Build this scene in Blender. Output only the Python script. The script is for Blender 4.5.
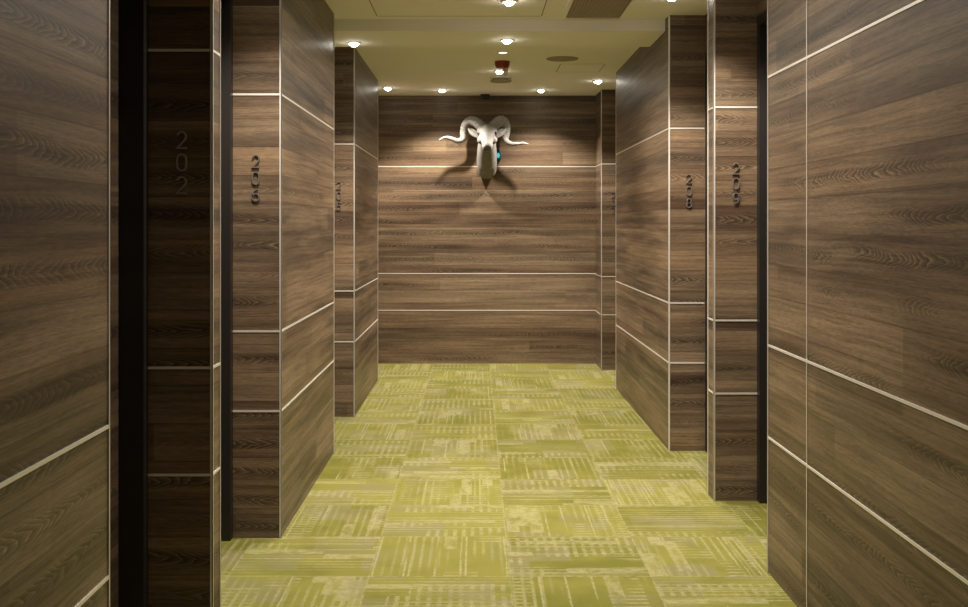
import bpy, bmesh, math, random
from mathutils import Vector, Matrix
random.seed(7)
for o in list(bpy.data.objects): bpy.data.objects.remove(o)
SC = bpy.context.scene
COL = SC.collection
PI = math.pi

# ------------------------------------------------------------------ camera, world, exposure
cd = bpy.data.cameras.new('camera'); cam = bpy.data.objects.new('camera', cd); COL.objects.link(cam)
cam.location = (0, 0, 1.25); cam.rotation_euler = (PI/2, 0, 0)
cd.sensor_width = 36; cd.lens = 36*1111/968; cd.shift_x = 8/968; cd.shift_y = -79.5/968
cd.clip_start = .05
SC.camera = cam
w = bpy.data.worlds.new('world'); SC.world = w; w.use_nodes = True
w.node_tree.nodes['Background'].inputs[0].default_value = (.02, .018, .015, 1)
w.node_tree.nodes['Background'].inputs[1].default_value = .2
vs = SC.view_settings
vs.view_transform = 'Standard'; vs.look = 'None'; vs.gamma = 1; vs.use_curve_mapping = False
vs.exposure = 1.55
LAMP_COL = (1.0, .90, .79)
CEIL = 2.40

# ------------------------------------------------------------------ node helper
class NT:
    def __init__(s, name):
        s.m = bpy.data.materials.new(name); s.m.use_nodes = True
        s.t = s.m.node_tree; s.b = s.t.nodes['Principled BSDF']
    def put(s, sock, v):
        if hasattr(v, 'is_output'): s.t.links.new(v, sock)
        else: sock.default_value = v
    def M(s, op, *a):
        n = s.t.nodes.new('ShaderNodeMath'); n.operation = op
        for i, v in enumerate(a): s.put(n.inputs[i], v)
        return n.outputs[0]
    def add(s, a, b): return s.M('ADD', a, b)
    def sub(s, a, b): return s.M('SUBTRACT', a, b)
    def mul(s, a, b): return s.M('MULTIPLY', a, b)
    def mix1(s, a, b, f): return s.add(s.mul(a, s.sub(1, f)), s.mul(b, f))
    def smooth(s, x, lo, hi, a=0., b=1.):
        n = s.t.nodes.new('ShaderNodeMapRange'); n.interpolation_type = 'SMOOTHSTEP'
        for i, v in enumerate((x, lo, hi, a, b)): s.put(n.inputs[i], v)
        return n.outputs[0]
    def xyz(s, x=0., y=0., z=0.):
        n = s.t.nodes.new('ShaderNodeCombineXYZ')
        for i, v in enumerate((x, y, z)): s.put(n.inputs[i], v)
        return n.outputs[0]
    def noise(s, vec, scale=1., detail=2., rough=.5):
        n = s.t.nodes.new('ShaderNodeTexNoise')
        s.put(n.inputs['Vector'], vec); n.inputs['Scale'].default_value = scale
        n.inputs['Detail'].default_value = detail; n.inputs['Roughness'].default_value = rough
        return n.outputs['Fac']
    def white(s, vec):
        n = s.t.nodes.new('ShaderNodeTexWhiteNoise'); n.noise_dimensions = '3D'
        s.put(n.inputs['Vector'], vec); return n.outputs['Value']
    def pos(s):
        g = s.t.nodes.new('ShaderNodeNewGeometry'); n = s.t.nodes.new('ShaderNodeSeparateXYZ')
        s.t.links.new(g.outputs['Position'], n.inputs[0]); return n.outputs
    def mixc(s, a, b, f):
        n = s.t.nodes.new('ShaderNodeMix'); n.data_type = 'RGBA'
        s.put(n.inputs['Factor'], f); s.put(n.inputs[6], a); s.put(n.inputs[7], b)
        return n.outputs[2]
    def scalec(s, c, f):
        n = s.t.nodes.new('ShaderNodeVectorMath'); n.operation = 'SCALE'
        s.put(n.inputs[0], c); s.put(n.inputs['Scale'], f); return n.outputs[0]
    def bump(s, h, strength=.2, dist=.002):
        n = s.t.nodes.new('ShaderNodeBump'); n.inputs['Strength'].default_value = strength
        n.inputs['Distance'].default_value = dist; s.put(n.inputs['Height'], h)
        s.t.links.new(n.outputs[0], s.b.inputs['Normal'])

def plain(name, col, rough=.5, metal=0., emit=None, estr=0., grain=.06, gscale=60.):
    n = NT(name)
    p = n.pos()
    f = n.noise(n.xyz(p[0], p[1], p[2]), gscale, 3)
    c = n.scalec((col[0], col[1], col[2]), n.add(1-grain, n.mul(f, 2*grain)))
    n.put(n.b.inputs['Base Color'], c)
    n.b.inputs['Roughness'].default_value = rough; n.b.inputs['Metallic'].default_value = metal
    if emit:
        n.b.inputs['Emission Color'].default_value = (*emit, 1); n.b.inputs['Emission Strength'].default_value = estr
    return n.m

# ------------------------------------------------------------------ wood laminate
WOOD_GAIN = 1.0
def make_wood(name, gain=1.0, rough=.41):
    n = NT(name); p = n.pos()
    BH = .1125
    u0 = n.add(p[0], p[1]); v = n.add(p[2], .018)
    # board rows of the print, with board ends
    vb = n.mul(v, 1/BH)
    bid = n.M('FLOOR', vb); fr = n.sub(vb, bid)
    r2 = n.white(n.xyz(bid, 8.1, 2.)); r3 = n.white(n.xyz(bid, 5.7, 4.))
    u = n.add(u0, n.mul(r2, 17.))
    seg = n.M('FLOOR', n.mul(u, 1/2.9))
    r1 = n.white(n.xyz(bid, seg, 1.)); r4 = n.white(n.xyz(bid, seg, 6.))
    wv = n.sub(fr, .5)
    drift = n.mul(n.sub(n.noise(n.xyz(n.mul(u, 1.9), n.mul(v, 7.), 3.), 1., 2), .5), .03)
    # broad tone
    broad = n.noise(n.xyz(n.mul(u, 1.1), n.mul(v, 11.), bid), 1., 3)
    tone = n.add(n.mul(r1, .50), n.mul(n.sub(broad, .5), 1.6))
    sb = n.M('FLOOR', n.mul(n.add(v, n.mul(drift, .25)), 2.4/BH))
    tone = n.add(tone, n.mul(n.white(n.xyz(sb, n.M('FLOOR', n.mul(u, .31)), 3.)), .34))
    tone = n.M('MINIMUM', n.M('MAXIMUM', n.add(tone, .06), 0.), 1.)
    col = n.mixc((.066, .043, .028, 1), (.262, .190, .118, 1), tone)
    col = n.mixc(col, n.mixc((.078, .045, .027, 1), (.240, .158, .090, 1), tone), n.mul(r4, .8))
    # long streaks that drift, and fine pores
    vd = n.add(v, drift)
    st = n.noise(n.xyz(n.mul(u, 1.4), n.mul(vd, 62.), 2.), 1., 5, .72)
    fine = n.noise(n.xyz(n.mul(u, 22.), n.mul(vd, 300.), 5.), 1., 3, .75)
    k = n.add(n.smooth(st, .3, .7, .64, 1.24), n.mul(n.sub(fine, .5), 1.7))
    # cathedral figure: irregular nested arcs in a band along some boards
    wob = n.noise(n.xyz(n.mul(u, 4.2), n.mul(v, 16.), 7.), 1., 3)
    sgn = n.sub(n.mul(n.M('GREATER_THAN', r3, .5), 2.), 1.)
    wc = n.add(wv, n.mul(n.sub(n.noise(n.xyz(n.mul(u, 1.6), bid, 1.), 1., 1), .5), .62))
    aw = n.M('ABSOLUTE', wc)
    g = n.add(n.mul(u, 25.), n.mul(sgn, n.mul(n.M('POWER', aw, 1.25), 13.)))
    g = n.add(g, n.mul(wob, 6.))
    fg = n.M('FRACT', g)
    pat = n.noise(n.xyz(n.mul(u, .95), n.mul(bid, 3.1), 9.), 1., 2)
    mask = n.mul(n.smooth(pat, .42, .54), n.smooth(aw, .26, .08))
    mask = n.mul(mask, n.smooth(r1, .9, .6))
    ring = n.mul(n.smooth(fg, .0, .62, 1., 0.), n.smooth(fg, 0., .06))
    lite = n.mul(n.smooth(fg, .68, .86), n.smooth(fg, .99, .93))
    k = n.mul(k, n.sub(1., n.mul(mask, .36)))
    k = n.mul(k, n.sub(1., n.mul(n.mul(mask, ring), .55)))
    k = n.mul(k, n.add(1., n.mul(n.mul(mask, lite), .80)))
    # darker line where two boards of the print meet
    jl = n.smooth(n.M('ABSOLUTE', wv), .470, .5)
    k = n.mul(k, n.sub(1., n.mul(jl, n.add(.08, n.mul(r3, .40)))))
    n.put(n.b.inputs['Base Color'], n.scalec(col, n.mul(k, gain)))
    n.put(n.b.inputs['Roughness'], n.smooth(st, .2, .8, rough+.08, rough-.04))
    n.b.inputs['Specular IOR Level'].default_value = .34
    n.bump(n.add(st, n.mul(fine, .6)), .12, .001)
    return n.m
WOOD = make_wood('wood_laminate', .96)
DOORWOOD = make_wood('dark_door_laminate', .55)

# ------------------------------------------------------------------ carpet tiles
def make_carpet():
    n = NT('carpet_tiles'); p = n.pos(); T = .5
    X = n.mul(n.sub(p[0], .12), 1/T); Y = n.mul(n.sub(p[1], 3.94), 1/T)
    ix = n.M('FLOOR', X); iy = n.M('FLOOR', Y); fx = n.sub(X, ix); fy = n.sub(Y, iy)
    par = n.M('FLOORED_MODULO', n.add(ix, iy), 2.)
    wn = n.sub(n.noise(n.xyz(n.mul(p[0], 55.), n.mul(p[1], 55.), 0.), 1., 3), .5)
    wn2 = n.sub(n.noise(n.xyz(n.mul(p[0], 60.), n.mul(p[1], 60.), 9.), 1., 3), .5)
    a = n.add(n.mix1(fx, fy, par), n.mul(wn, .030)); b = n.add(n.mix1(fy, fx, par), n.mul(wn2, .022))
    s = n.mul(n.white(n.xyz(ix, iy, 1.)), 40.)
    s2 = n.white(n.xyz(ix, iy, 7.))
    def ns(sa, sb, o, d=2.): return n.noise(n.xyz(n.mul(a, sa), n.mul(b, sb), n.add(s, o)), 1., d)
    def cell(na, nb, o):
        jb = n.M('FLOOR', n.add(n.mul(b, nb), n.add(s2, o)))
        sh = n.white(n.xyz(jb, s, o))
        ja = n.M('FLOOR', n.add(n.mul(a, na), n.mul(sh, 3.)))
        return n.white(n.xyz(ja, jb, n.add(s, o+.5)))
    # comb of fine lines running along the tile
    comb = n.smooth(n.M('SINE', n.mul(b, 15.*2*PI)), .0, .95)
    comb = n.mul(comb, n.smooth(ns(1.1, 2.6, 0.), .38, .66))
    # rungs across it, inside rectangular bands
    rung = n.smooth(n.M('SINE', n.mul(a, 14.*2*PI)), -.35, .75)
    rung = n.mul(rung, n.smooth(cell(1.2, 4., 3.), .56, .60))
    rung = n.mul(rung, n.smooth(ns(3., 6., 2.), .30, .60))
    # solid pale bars
    bar = n.mul(n.smooth(cell(1.3, 10., 7.), .87, .89), n.smooth(ns(5., 12., 8.), .25, .55))
    # single drawn lines
    fb = n.M('FRACT', n.mul(b, 27.)); jb = n.M('FLOOR', n.mul(b, 27.))
    line = n.mul(n.M('GREATER_THAN', n.white(n.xyz(jb, s, 2.)), .84), n.mul(n.smooth(fb, .2, .4), n.smooth(fb, .8, .6)))
    line = n.mul(line, n.smooth(ns(1.6, 27., 14.), .36, .52))
    fleck = n.noise(n.xyz(n.mul(p[0], 230.), n.mul(p[1], 230.), 3.), 1., 2)
    blot = n.noise(n.xyz(n.mul(p[0], 38.), n.mul(p[1], 38.), 5.), 1., 3)
    f = n.M('MAXIMUM', n.M('MAXIMUM', n.mul(comb, .48), n.mul(line, .68)), n.M('MAXIMUM', n.mul(rung, .52), n.mul(bar, .54)))
    f = n.mul(f, n.smooth(blot, .28, .62, .45, 1.))
    f = n.mul(f, n.smooth(fleck, .25, .6, .6, 1.))
    edge = n.smooth(n.M('MAXIMUM', n.M('ABSOLUTE', n.sub(fx, .5)), n.M('ABSOLUTE', n.sub(fy, .5))), .488, .499)
    f = n.M('MAXIMUM', f, n.mul(edge, n.mul(.45, n.smooth(blot, .35, .6))))
    grey = n.mul(n.smooth(cell(2.2, 2.5, 21.), .66, .74), n.smooth(ns(3., 3., 27.), .3, .65, .2, .75))
    base = n.mixc((.175, .168, .029, 1), (.256, .243, .053, 1), n.smooth(n.add(n.mul(ns(3., 3., 33.), .7), n.mul(s2, .35)), .3, .75))
    base = n.mixc(base, (.245, .225, .105, 1), grey)
    col = n.mixc(base, (.48, .45, .25, 1), f)
    col = n.scalec(col, n.add(.52, n.mul(fleck, .46)))
    n.put(n.b.inputs['Base Color'], col)
    n.b.inputs['Roughness'].default_value = .95; n.b.inputs['Specular IOR Level'].default_value = .1
    n.bump(n.add(fleck, f), .35, .003)
    return n.m
CARPET = make_carpet()
CEILM = plain('ceiling_paint', (.90, .88, .83), .85, gscale=25, grain=.02)
ALU = plain('brushed_aluminium', (.86, .82, .76), .40, .5, gscale=120)
FRAME = plain('black_door_frame', (.014, .012, .011), .42)
DIGIT_LIT = plain('lit_bronze_digit', (.30, .265, .245), .42, .2)  # lighter copy of the digit bronze, light painted into its colour
DIGIT = plain('dark_bronze_digit', (.135, .115, .10), .42, .2)
WHITE = plain('white_paint', (.78, .76, .72), .5)
LENS = plain('lamp_lens', (.9, .9, .85), .4, emit=(1, .93, .8), estr=22)
LENSDIM = plain('lamp_lens_soft', (.9, .9, .85), .4, emit=(1, .9, .7), estr=1.6)
MESHM = plain('vent_grey', (.50, .42, .34), .55)
VOID = plain('vent_dark', (.012, .010, .008), .8)
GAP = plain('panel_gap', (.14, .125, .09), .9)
SPEAK = plain('speaker_cloth', (.34, .31, .23), .9)
RED = plain('red_plastic', (.26, .030, .022), .4)
RAMM = plain('bone_white_resin', (.23, .218, .197), .65, gscale=30, grain=.4)
RAMEYE = plain('dark_eye', (.03, .025, .02), .2)
BLACK = plain('black_plastic', (.012, .012, .012), .45)
CYAN = plain('cyan_light', (.05, .3, .33), .3, emit=(.10, .80, .85), estr=.25)
TEAL = plain('teal_plastic', (.02, .06, .065), .3)

# ------------------------------------------------------------------ object helpers
def link(name, bm, mat, parent=None, smooth=False):
    bmesh.ops.recalc_face_normals(bm, faces=bm.faces)
    me = bpy.data.meshes.new(name); bm.to_mesh(me); bm.free()
    if smooth:
        for f in me.polygons: f.use_smooth = True
    me.materials.append(mat)
    o = bpy.data.objects.new(name, me); COL.objects.link(o)
    if parent is not None: o.parent = parent
    return o
def add_box(bm, x0, x1, y0, y1, z0, z1, bev=0.):
    m = Matrix.Translation(((x0+x1)/2, (y0+y1)/2, (z0+z1)/2)) @ Matrix.Diagonal((abs(x1-x0), abs(y1-y0), abs(z1-z0), 1))
    r = bmesh.ops.create_cube(bm, size=1, matrix=m)
    if bev:
        es = {e for v in r['verts'] for e in v.link_edges}
        bmesh.ops.bevel(bm, geom=list(es), offset=bev, segments=2, affect='EDGES', profile=.5)
def boxes(name, lst, mat, parent=None, bev=0.):
    bm = bmesh.new()
    for b in lst: add_box(bm, *b, bev=bev)
    return link(name, bm, mat, parent)
def add_lathe(bm, prof, seg=32, c=(0, 0, 0)):
    rings = []
    for r, z in prof:
        if r < 1e-6: rings.append([bm.verts.new((c[0], c[1], c[2]+z))])
        else: rings.append([bm.verts.new((c[0]+r*math.cos(2*PI*i/seg), c[1]+r*math.sin(2*PI*i/seg), c[2]+z)) for i in range(seg)])
    for A, B in zip(rings, rings[1:]):
        for i in range(seg):
            j = (i+1) % seg
            if len(A) == 1 and len(B) == 1: continue
            if len(A) == 1: bm.faces.new((A[0], B[i], B[j]))
            elif len(B) == 1: bm.faces.new((A[i], A[j], B[0]))
            else: bm.faces.new((A[i], A[j], B[j], B[i]))
def lathe(name, prof, mat, parent=None, seg=32, c=(0, 0, 0), smooth=False):
    bm = bmesh.new(); add_lathe(bm, prof, seg, c); return link(name, bm, mat, parent, smooth)
def empty(name, loc, label, cat, group=None):
    o = bpy.data.objects.new(name, None); COL.objects.link(o); o.location = loc; o.empty_display_size = .05
    o['label'] = label; o['category'] = cat
    if group: o['group'] = group
    return o
def tag(o, label, cat, group=None):
    o['label'] = label; o['category'] = cat
    if group: o['group'] = group
    return o
def struct(o, label=None, cat=None):
    o['kind'] = 'structure'
    if label: o['label'] = label
    if cat: o['category'] = cat
    return o
def catmull(pts, n=8):
    P = [Vector(p) for p in pts]; P = [2*P[0]-P[1]] + P + [2*P[-1]-P[-2]]; out = []
    for i in range(1, len(P)-2):
        for k in range(n):
            t = k/n; a, b, c, d = P[i-1:i+3]
            out.append(.5*((2*b)+(c-a)*t+(2*a-5*b+4*c-d)*t*t+(3*b-a-3*c+d)*t**3))
    out.append(P[-2]); return out
def add_loft(bm, rings):
    R = [[bm.verts.new(p) for p in r] for r in rings]; n = len(R[0])
    for A, B in zip(R, R[1:]):
        for i in range(n): bm.faces.new((A[i], A[(i+1) % n], B[(i+1) % n], B[i]))
    bm.faces.new(R[0][::-1]); bm.faces.new(R[-1])
def add_tube(bm, pts, rad, seg=14, flat=1.):
    rings = []; N = Vector((0, 0, 1)); prev = None
    for i, p in enumerate(pts):
        t = (pts[min(i+1, len(pts)-1)]-pts[max(i-1, 0)]).normalized()
        if prev is None:
            N = t.orthogonal().normalized()
        else:
            N = (N - t*N.dot(t)).normalized()
        prev = t; B = t.cross(N)
        r = rad[i] if isinstance(rad, (list, tuple)) else rad
        rings.append([p + N*r*math.cos(2*PI*k/seg) + B*r*flat*math.sin(2*PI*k/seg) for k in range(seg)])
    add_loft(bm, rings)

# ------------------------------------------------------------------ room shell
OUT = 1.75
YB = 9.95; Y0 = -2.6
fl = struct(boxes('floor', [(-OUT, OUT, Y0, YB+.3, -.1, 0)], CARPET), 'yellow-green carpet tile floor with pale woven stripes', 'floor')
ce = struct(boxes('ceiling', [(-OUT, OUT, Y0, YB+.3, CEIL, CEIL+.1)], CEILM), 'cream painted corridor ceiling', 'ceiling')
boxes('beam', [(-1.06, 1.30, 6.24, 6.80, 2.334, CEIL)], CEILM, ce)

def rails_on(faces, zs, parent):
    """one aluminium strip per height, wrapped round the listed faces.  face = ('x', X, dir, y0, y1) or ('y', Y, dir, x0, x1)"""
    T = .0025
    for z in zs:
        bs = []
        for k, c, d, a, b in faces:
            c1 = c + d*T; lo, hi = min(c, c1), max(c, c1)
            if k == 'x': bs.append((lo, hi, a, b, z-.004, z+.004))
            else: bs.append((a, b, lo, hi, z-.004, z+.004))
        boxes('rail', bs, ALU, parent)
def corner(x, y, dx, dy, parent, wdt=.005):
    """aluminium corner bead, a solid angle wrapped round a vertical corner; dx, dy point out of the block"""
    T = .003
    bm = bmesh.new()
    x1, x2 = x + dx*T, x - dx*wdt; y1, y2 = y + dy*T, y - dy*wdt
    add_box(bm, min(x, x1), max(x, x1), min(y1, y2), max(y1, y2), 0.001, CEIL)
    add_box(bm, min(x1, x2), max(x1, x2), min(y, y1), max(y, y1), 0.001, CEIL)
    return link('corner_trim', bm, ALU, parent)

LZ = (.505, .823, 1.766); LZ2 = (.487, .816, 1.768); RZ = (.485, .815, 1.777); BZ = (.477, .806, 1.764)
def block(name, side, xf, y0, y1, zs, label, near=True, far=True, depth=None):
    xo = side*OUT
    x0, x1 = min(xf, xo), max(xf, xo)
    o = struct(boxes(name, [(x0, x1, y0, y1, 0, CEIL)], WOOD), label, 'wall')
    d = -side
    xr = xf + side*.195                     # the panelled return runs only to the door frame
    fs = [('x', xf, d, y0, y1)]
    if near: fs.append(('y', y0, -1, min(xf, xr), max(xf, xr)))
    if far: fs.append(('y', y1, 1, min(xf, xr), max(xf, xr)))
    rails_on(fs, zs, o)
    if near: corner(xf, y0, d, -1, o)
    if far: corner(xf, y1, d, 1, o)
    return o
XL = -.777
block('wall_left', -1, XL, Y0, 2.35, LZ, 'wood panelled wall nearest on the left', near=False)
block('wall_left', -1, -.784, 3.30, 3.40, LZ, 'narrow dark wood panelled pier carrying number 202')
block('wall_left', -1, XL, 4.424, 6.07, LZ, 'wood panelled block carrying number 206')
block('wall_left', -1, -.787, 7.20, 8.90, LZ2, 'wood panelled block at the left carrying number 205')
E = block('wall_right', 1, 1.049, Y0, 3.99, RZ, 'wood panelled wall nearest on the right', near=False)
boxes('seam_strip', [(1.049-.002, 1.049, 3.517, 3.523, 0, CEIL)], ALU, E)
block('wall_right', 1, 1.074, 5.014, 5.14, RZ, 'narrow wood panelled pier carrying number 209')
block('wall_right', 1, 1.063, 6.12, 8.43, RZ, 'long wood panelled block carrying number 208')
block('wall_right', 1, 1.072, 9.51, YB, (.473, .800, 1.764), 'slim wood panelled pier in the far right corner', far=False)
bk = struct(boxes('wall_back', [(-OUT, OUT, YB, YB+.2, 0, CEIL)], WOOD), 'wood panelled end wall behind the ram head', 'wall')
rails_on([('y', YB, -1, -1.2, 1.072)], BZ, bk)
struct(boxes('wall_front', [(-OUT, OUT, Y0-.1, Y0, 0, CEIL)], WOOD), 'wood panelled wall behind the viewer', 'wall')

# ------------------------------------------------------------------ recessed doors
def door(idx, side, xf, y0, y1, label):
    """door across a recess from y0 to y1; xf is the plane of the recess back"""
    s = side
    def bx(a, b, c, d, e, f): return (min(s*a, s*b), max(s*a, s*b), c, d, e, f)
    xa = abs(xf); H = 2.185; J = .045
    o = boxes('door_%d' % idx, [bx(xa, OUT, y0, y1, H, CEIL)], WOOD)      # panel above the door
    struct(o, label, 'door')
    fr = boxes('frame', [bx(xa, xa+.10, y0, y0+J, 0, H), bx(xa, xa+.10, y1-J, y1, 0, H), bx(xa, xa+.10, y0+J, y1-J, H-J, H)], FRAME, o)
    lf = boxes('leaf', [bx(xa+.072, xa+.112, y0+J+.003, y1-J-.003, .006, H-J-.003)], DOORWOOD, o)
    # lever handle at the near side
    yh = y0+J+.09; xs = xa+.072
    bm = bmesh.new()
    add_box(bm, *bx(xs-.008, xs, yh-.025, yh+.025, .93, 1.16), bev=.002)
    add_box(bm, *bx(xs-.05, xs-.008, yh-.009, yh+.009, 1.03, 1.048), bev=.002)
    add_box(bm, *bx(xs-.056, xs-.040, yh-.009, yh+.12, 1.03, 1.048), bev=.003)
    link('handle', bm, ALU, lf)
    return o
door(1, -1, -.974, 2.35, 3.30, 'dark door in the nearest left recess before panel 202')
door(2, -1, -.968, 3.40, 4.424, 'dark framed door in the left recess before panel 206')
door(3, -1, -.975, 6.07, 7.20, 'dark framed door in the left recess before panel 205')
struct(boxes('wall_left', [(-OUT, -.975, 8.90, YB, 0, CEIL)], WOOD), 'wood panelled recess back in the far left corner', 'wall')
door(4, 1, 1.268, 3.99, 5.014, 'dark framed door in the right recess before panel 209')
door(5, 1, 1.262, 5.14, 6.12, 'dark framed door in the right recess before panel 208')
door(6, 1, 1.262, 8.43, 9.51, 'dark framed door in the right recess at the far end')

# ------------------------------------------------------------------ room numbers
def arc(cx, cy, rx, ry, a0, a1, n=14):
    return [(cx+rx*math.cos(math.radians(a0+(a1-a0)*i/n)), cy+ry*math.sin(math.radians(a0+(a1-a0)*i/n))) for i in range(n+1)]
GL = {
 '0': [(arc(.5, .72, .42, .28, 0, 180)+arc(.5, .28, .42, .28, 180, 360), True)],
 '2': [(arc(.5, .70, .42, .30, 165, -35)+[(.08, 0), (.95, 0)], False)],
 '5': [([(.88, 1), (.18, 1), (.14, .56)]+arc(.48, .32, .42, .32, 110, -150), False)],
 '6': [(arc(.5, .31, .42, .31, 0, 360)[:-1], True), ([(.72, 1.0)]+arc(.62, .42, .54, .52, 125, 190, 8), False)],
 '7': [([(.06, 1), (.92, 1), (.36, 0)], False)],
 '8': [(arc(.5, .75, .36, .25, 0, 360)[:-1], True), (arc(.5, .26, .43, .26, 0, 360)[:-1], True)],
}
GL['9'] = [([(1-x, 1-y) for x, y in p], c) for p, c in GL['6']]
def digit_mesh(ch, W=.031, H=.048, st=.0052, D=.008):
    bm = bmesh.new()
    for pts, closed in GL[ch]:
        P = [Vector(((x-.5)*W, y*H)) for x, y in pts]
        Q = [P[0]]
        for q in P[1:]:
            if (q-Q[-1]).length > 1e-4: Q.append(q)
        if closed and (Q[0]-Q[-1]).length < 1e-4: Q.pop()
        P = Q; n = len(P); L = []; R = []
        for i in range(n):
            a = P[(i-1) % n] if (closed or i > 0) else None
            b = P[(i+1) % n] if (closed or i < n-1) else None
            d1 = (P[i]-a).normalized() if a is not None else (b-P[i]).normalized()
            d2 = (b-P[i]).normalized() if b is not None else d1
            n1 = Vector((-d1.y, d1.x)); n2 = Vector((-d2.y, d2.x)); m = (n1+n2)
            m = m.normalized() if m.length > 1e-4 else n1
            k = st/2/max(.5, m.dot(n1))
            L.append(P[i]+m*k); R.append(P[i]-m*k)
        V = [[bm.verts.new((p.x, y, p.y)) for p in S] for S in (L, R) for y in (-D, 0)]   # Lf Lb Rf Rb
        rng = range(n) if closed else range(n-1)
        for i in rng:
            j = (i+1) % n
            bm.faces.new((V[0][i], V[0][j], V[2][j], V[2][i]))
            bm.faces.new((V[1][i], V[3][i], V[3][j], V[1][j]))
            bm.faces.new((V[0][i], V[1][i], V[1][j], V[0][j]))
            bm.faces.new((V[2][i], V[2][j], V[3][j], V[3][i]))
        if not closed:
            for i in (0, n-1): bm.faces.new((V[0][i], V[2][i], V[3][i], V[1][i]))
    return bm
def number(txt, x, yface, label, mat=None):
    r = empty('room_number', (x, yface, 1.341), label, 'room number', 'room numbers on the panels')
    for k, ch in enumerate(txt):
        d = link('digit', digit_mesh(ch), mat or DIGIT, r); d.location = (0, 0, .1345 - .067*k)
number('202', -.873, 3.30, 'lightened bronze room number 202 on the shadowed narrow panel in the left foreground', DIGIT_LIT)
number('206', -.876, 4.424, 'dark metal room number 206 running down the left middle panel')
number('205', -.888, 7.20, 'small dark room number 205 on the farther left panel')
number('209', 1.173, 5.014, 'dark metal room number 209 on the panel beside the black door frame on the right')
number('208', 1.173, 6.12, 'dark metal room number 208 on the second panel along the right side')
number('207', 1.176, 9.51, 'faint half hidden room number at the far right corner')

# ------------------------------------------------------------------ downlights
def downlight(x, y, label, power, dim=False, z=CEIL, spot=164, r=.027):
    dome = .006 if dim else .023  # lens bulged downwards to imitate the bloom round a bright lamp
    e = empty('downlight', (x, y, z), label, 'ceiling lamp', 'recessed ceiling downlights')
    lathe('trim_ring', [(r, -.002), (r+.003, -.006), (r+.010, -.006), (r+.014, -.003), (r+.014, 0), (r, 0), (r, -.002)], WHITE, e, 28, smooth=False)
    lathe('lens', [(0, -dome), (r*.45, -dome*.9), (r*.8, -dome*.6), (r, -.004), (r, 0), (0, 0)], LENSDIM if dim else LENS, e, 28)
    if power:
        ld = bpy.data.lights.new('lamp', 'SPOT'); ld.energy = power; ld.color = LAMP_COL
        ld.spot_size = math.radians(spot); ld.spot_blend = .9 if spot > 130 else .7; ld.shadow_soft_size = .022
        lo = bpy.data.objects.new('lamp', ld); COL.objects.link(lo); lo.parent = e; lo.location = (0, 0, -.034)
    return e
P = 34
downlight(.172, 5.73, 'round downlight in the near ceiling cut by the top of the photo', P, z=CEIL-.0016)
downlight(.183, 6.545, 'bright round downlight set in the dropped ceiling beam, middle of the corridor', P, z=2.334)
downlight(.180, 7.43, 'softer flat downlight in front of the red ceiling sounder', 0, dim=True)
downlight(.177, 8.35, 'bright downlight right behind the red ceiling sounder', P, spot=118)
downlight(-.73, 6.65, 'downlight in the ceiling beam above the left panel numbered 205', P, spot=104, z=2.334)
downlight(-.744, 9.39, 'downlight in the far left corner next to the panelled block edge', P, spot=104)
downlight(-.290, 9.53, 'downlight above the left horn of the ram head', P, spot=118)
downlight(.557, 9.53, 'downlight above and right of the ram head by the end wall', P, spot=118)
downlight(.980, 8.93, 'downlight in the far right recess beside the long panelled block', P, spot=104)
downlight(.990, 5.62, 'downlight at the top edge by panel 208 on the right', P, spot=104)
downlight(-.74, 3.95, 'downlight out of the frame above panel 206', P, spot=104)
downlight(.980, 4.60, 'downlight out of the frame above panel 209', P, spot=104)
downlight(.172, 1.70, 'dim fill lamp added out of the frame above the viewer', P*.14)  # unseen lamp added to brighten the dark left panel and near walls
downlight(.172, 3.35, 'downlight out of the frame in the near ceiling', P)
downlight(.172, 4.52, 'downlight out of the frame in the middle of the ceiling', P)

# ------------------------------------------------------------------ ceiling fittings
def vent():
    x0, x1, y0, y1 = .497, .797, 5.50, 6.175
    e = empty('ceiling_vent', ((x0+x1)/2, (y0+y1)/2, CEIL), 'dark mesh air vent in the cream ceiling', 'air vent')
    hx, hy = (x1-x0)/2, (y1-y0)/2; F = .020
    boxes('frame', [(-hx-F, -hx, -hy-F, hy+F, -.008, 0), (hx, hx+F, -hy-F, hy+F, -.008, 0), (-hx, hx, -hy-F, -hy, -.008, 0), (-hx, hx, hy, hy+F, -.008, 0)], CEILM, e)
    boxes('backing', [(-hx, hx, -hy, hy, -.0015, 0)], VOID, e)
    bm = bmesh.new()
    n = 17
    for i in range(1, n): x = -hx+2*hx*i/n; add_box(bm, x-.003, x+.003, -hy, hy, -.006, -.003)
    m = 26
    for i in range(1, m): y = -hy+2*hy*i/m; add_box(bm, -hx, hx, y-.004, y+.004, -.0072, -.0042)
    link('grille', bm, MESHM, e)
vent()
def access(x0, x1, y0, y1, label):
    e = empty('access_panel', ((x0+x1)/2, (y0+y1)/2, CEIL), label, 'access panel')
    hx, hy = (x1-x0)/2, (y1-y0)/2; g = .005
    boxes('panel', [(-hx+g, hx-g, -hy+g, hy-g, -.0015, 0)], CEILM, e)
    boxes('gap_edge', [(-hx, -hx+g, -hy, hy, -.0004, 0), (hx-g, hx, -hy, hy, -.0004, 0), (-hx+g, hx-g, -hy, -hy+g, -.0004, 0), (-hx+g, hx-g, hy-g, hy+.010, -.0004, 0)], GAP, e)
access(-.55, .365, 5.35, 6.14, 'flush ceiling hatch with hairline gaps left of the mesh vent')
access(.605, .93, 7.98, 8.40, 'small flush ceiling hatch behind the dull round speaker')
sp = empty('ceiling_speaker', (.60, 7.72, CEIL), 'dull beige round speaker flat on the ceiling', 'speaker')
lathe('rim', [(.098, 0), (.098, -.004), (.108, -.006), (.112, 0), (.098, 0)], SPEAK, sp, 40)
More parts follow.
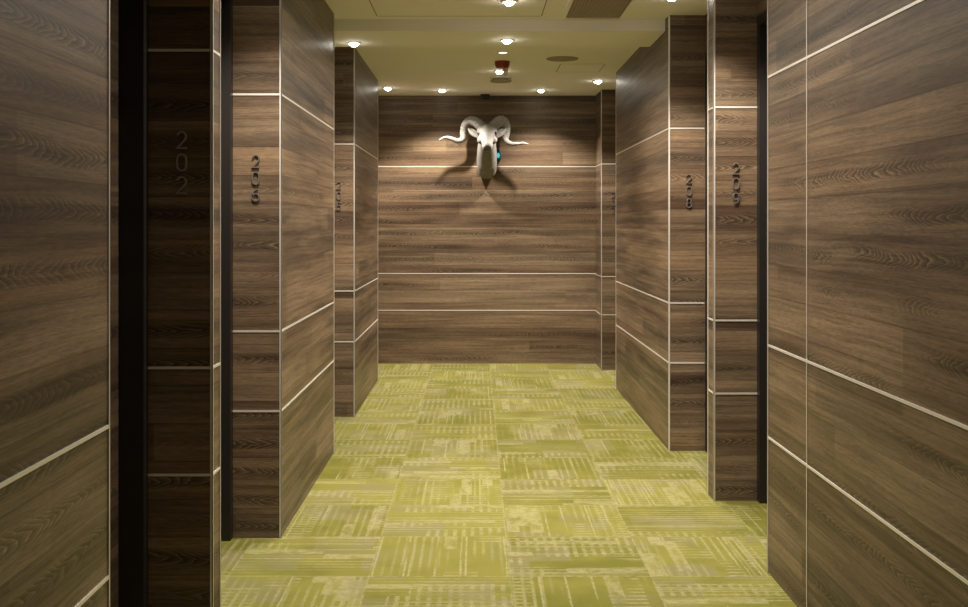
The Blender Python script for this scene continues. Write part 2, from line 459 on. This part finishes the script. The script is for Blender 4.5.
lathe('cover', [(0, 0), (.098, 0), (.098, -.004), (.05, -.006), (0, -.007)], SPEAK, sp, 40)
dr = empty('smoke_detector', (.195, 8.72, CEIL), 'cream round drum detector behind the red ceiling sounder', 'smoke detector')
lathe('base', [(0, 0), (.085, 0), (.088, -.006), (.082, -.010), (0, -.010)], CEILM, dr, 40)
lathe('collar', [(0, -.010), (.062, -.010), (.062, -.024), (0, -.024)], SPEAK, dr, 40)
lathe('disc', [(0, -.024), (.082, -.024), (.086, -.030), (.075, -.036), (0, -.038)], SPEAK, dr, 40)
rd = empty('fire_sounder', (.186, 7.86, CEIL), 'red fire alarm sounder hanging from the ceiling', 'fire alarm')
lathe('body', [(0, 0), (.054, 0), (.053, -.022), (.043, -.046), (0, -.050)], RED, rd, 32)
lathe('lens', [(0, -.046), (.017, -.050), (.016, -.085), (.010, -.100), (0, -.102)], WHITE, rd, 20, c=(.024, 0, 0), smooth=True)
sn = empty('ceiling_sensor', (.080, 9.86, CEIL), 'small black boxy sensor under the ceiling above the ram head', 'sensor')
boxes('housing', [(-.042, .042, -.03, .03, -.040, 0)], BLACK, sn, bev=.006)
lathe('lens', [(0, -.052), (.012, -.049), (.016, -.040), (0, -.040)], BLACK, sn, 20)

# ------------------------------------------------------------------ ram head
RX, RY = .097, YB
ram = empty('ram_head', (RX, RY, 1.66), 'white ram head sculpture with curled horns mounted on the end wall', 'ram head sculpture')
ram.scale = (1, .8, 1)
def ell(c, ax, by, rx, ry, n=20, sq=1.):
    out = []
    for i in range(n):
        t = 2*PI*i/n; cx, sy = math.cos(t), math.sin(t)
        cx, sy = math.copysign(abs(cx)**sq, cx), math.copysign(abs(sy)**sq, sy)
        out.append(Vector(c) + Vector(ax)*rx*cx + Vector(by)*ry*sy)
    return out
def loft_path(bm, st, n=20, sq=1.):
    """stations: (y, z, half_width, half_thick); ring plane is square to the path in the y-z plane"""
    rings = []
    for i, (y, z, hw, ht) in enumerate(st):
        a = st[max(i-1, 0)]; b = st[min(i+1, len(st)-1)]
        t = Vector((0, b[0]-a[0], b[1]-a[1])).normalized()
        nrm = Vector((0, -t.z, t.y))
        rings.append(ell((0, y, z), (1, 0, 0), nrm, hw, ht, n, sq))
    add_loft(bm, rings)
bm = bmesh.new()
# neck: from the wall forward and up (local: y negative = towards the viewer, z from 1.66)
loft_path(bm, [(0, .112, .070, .122), (-.05, .122, .088, .135), (-.11, .165, .089, .128), (-.17, .222, .086, .112), (-.23, .285, .080, .100), (-.28, .345, .072, .085), (-.30, .395, .056, .060)], 28, .66)
# head: skull forward and down to the muzzle
loft_path(bm, [(-.225, .430, .035, .030), (-.255, .418, .058, .052), (-.30, .396, .070, .068), (-.35, .366, .070, .074), (-.40, .336, .059, .066), (-.45, .306, .050, .056), (-.50, .270, .047, .048), (-.535, .248, .045, .043), (-.555, .234, .034, .030)])
for s in (-1, 1):                                   # brow and cheek masses, nostril wings
    for c, r in (((s*.058, -.325, .398), .030), ((s*.052, -.37, .320), .038), ((s*.026, -.538, .258), .020)):
        bmesh.ops.create_icosphere(bm, subdivisions=2, radius=r, matrix=Matrix.Translation(c))
body = link('body', bm, RAMM, ram, True)
md = body.modifiers.new('remesh', 'REMESH'); md.mode = 'VOXEL'; md.voxel_size = .0065; md.use_smooth_shade = True
ms = body.modifiers.new('smooth', 'SMOOTH'); ms.factor = .5; ms.iterations = 6
def nb(name, c, r, mat, sc=(1, 1, 1)):
    b = bmesh.new(); bmesh.ops.create_icosphere(b, subdivisions=3, radius=r, matrix=Matrix.Translation(c) @ Matrix.Diagonal((*sc, 1)))
    return link(name, b, mat, ram, True)
for s in (-1, 1):
    nb('eye', (s*.072, -.352, .380), .013, RAMEYE)
    nb('nostril', (s*.020, -.556, .256), .006, RAMEYE, (1, .6, 1.5))
bm = bmesh.new(); add_tube(bm, catmull([(-.036, -.530, .222), (-.02, -.553, .224), (0, -.560, .226), (.02, -.553, .224), (.036, -.530, .222)], 5), .003, 8); link('mouth', bm, RAMEYE, ram, True)
def horn(pts, rads):
    c = catmull(pts, 12); N = len(c); R = []
    for i in range(N):
        q = i/(N-1)*(len(rads)-1); k = min(int(q), len(rads)-2); r = rads[k]+(rads[k+1]-rads[k])*(q-k)
        R.append(r*(1+.055*math.sin(i*1.55)))
    bm = bmesh.new(); add_tube(bm, c, R, 16, .85); return link('horn', bm, RAMM, ram, True)
S = 1/113.0
def pp(px, py, y): return ((px-487)*S, y, 1.25+(224-py)*S*(.985)-1.66)
rr = [.046, .049, .047, .042, .036, .031, .024, .018, .013, .005]
horn([pp(484, 131, -.28), pp(478.5, 123.5, -.26), pp(471, 119.8, -.21), pp(465.6, 123.5, -.17), pp(463.5, 131, -.15), pp(462.8, 137.5, -.16), pp(458, 140, -.19), pp(451, 137.8, -.22), pp(445, 136.8, -.24), pp(439.6, 139.8, -.26)], rr)
horn([pp(490, 131, -.28), pp(495.5, 123.5, -.26), pp(501.5, 119.8, -.21), pp(505.8, 123.5, -.17), pp(506.4, 131.5, -.15), pp(505.6, 138.5, -.16), pp(510, 142.6, -.19), pp(517, 143.2, -.22), pp(523, 142.6, -.24), pp(528, 143.6, -.26)], rr)
def ear(s):
    bm = bmesh.new(); rings = []
    A = Vector((s*.060, -.29, .350)); B = Vector((s*.165, -.29, .425)); ax = (B-A)
    t = ax.normalized(); up = Vector((s*-.45, -.25, .85)); up = (up-t*up.dot(t)).normalized(); fw = t.cross(up)
    for q, wv, th in ((0, .016, .012), (.2, .025, .012), (.45, .031, .010), (.7, .026, .008), (.9, .014, .006), (1, .004, .003)):
        c = A+ax*q; ring = []
        for k in range(14):
            a = 2*PI*k/14; u_ = math.cos(a); v_ = math.sin(a)
            ring.append(c + up*wv*u_ + fw*(th*v_ + .014*u_*u_*(1 if s > 0 else -1)))
        rings.append(ring)
    add_loft(bm, rings); return link('ear', bm, RAMM, ram, True)
ear(-1); ear(1)
lathe('mount_plate', [(0, 0), (.105, 0), (.105, .012), (.095, .016), (0, .016)], RAMM, ram, 40).matrix_local = Matrix.Translation((0, 0, .135)) @ Matrix.Rotation(PI/2, 4, 'X') @ Matrix.Diagonal((.62, 1.1, 1, 1))

# small oval sensor with a cyan light beside the neck
cy = empty('wall_sensor', (.199, YB, 1.862), 'small dark oval wall sensor glowing cyan beside the ram neck', 'sensor')
bm = bmesh.new(); add_lathe(bm, [(0, 0), (.050, 0), (.050, .018), (.040, .032), (0, .034)], 32)
h = link('housing', bm, TEAL, cy, True); h.matrix_local = Matrix.Rotation(PI/2, 4, 'X') @ Matrix.Diagonal((.62, 1.15, 1, 1))
bm = bmesh.new(); add_lathe(bm, [(0, .034), (.020, .0335), (.014, .039), (0, .041)], 24)
h = link('light', bm, CYAN, cy, True); h.matrix_local = Matrix.Rotation(PI/2, 4, 'X') @ Matrix.Diagonal((.6, 1.2, 1, 1))
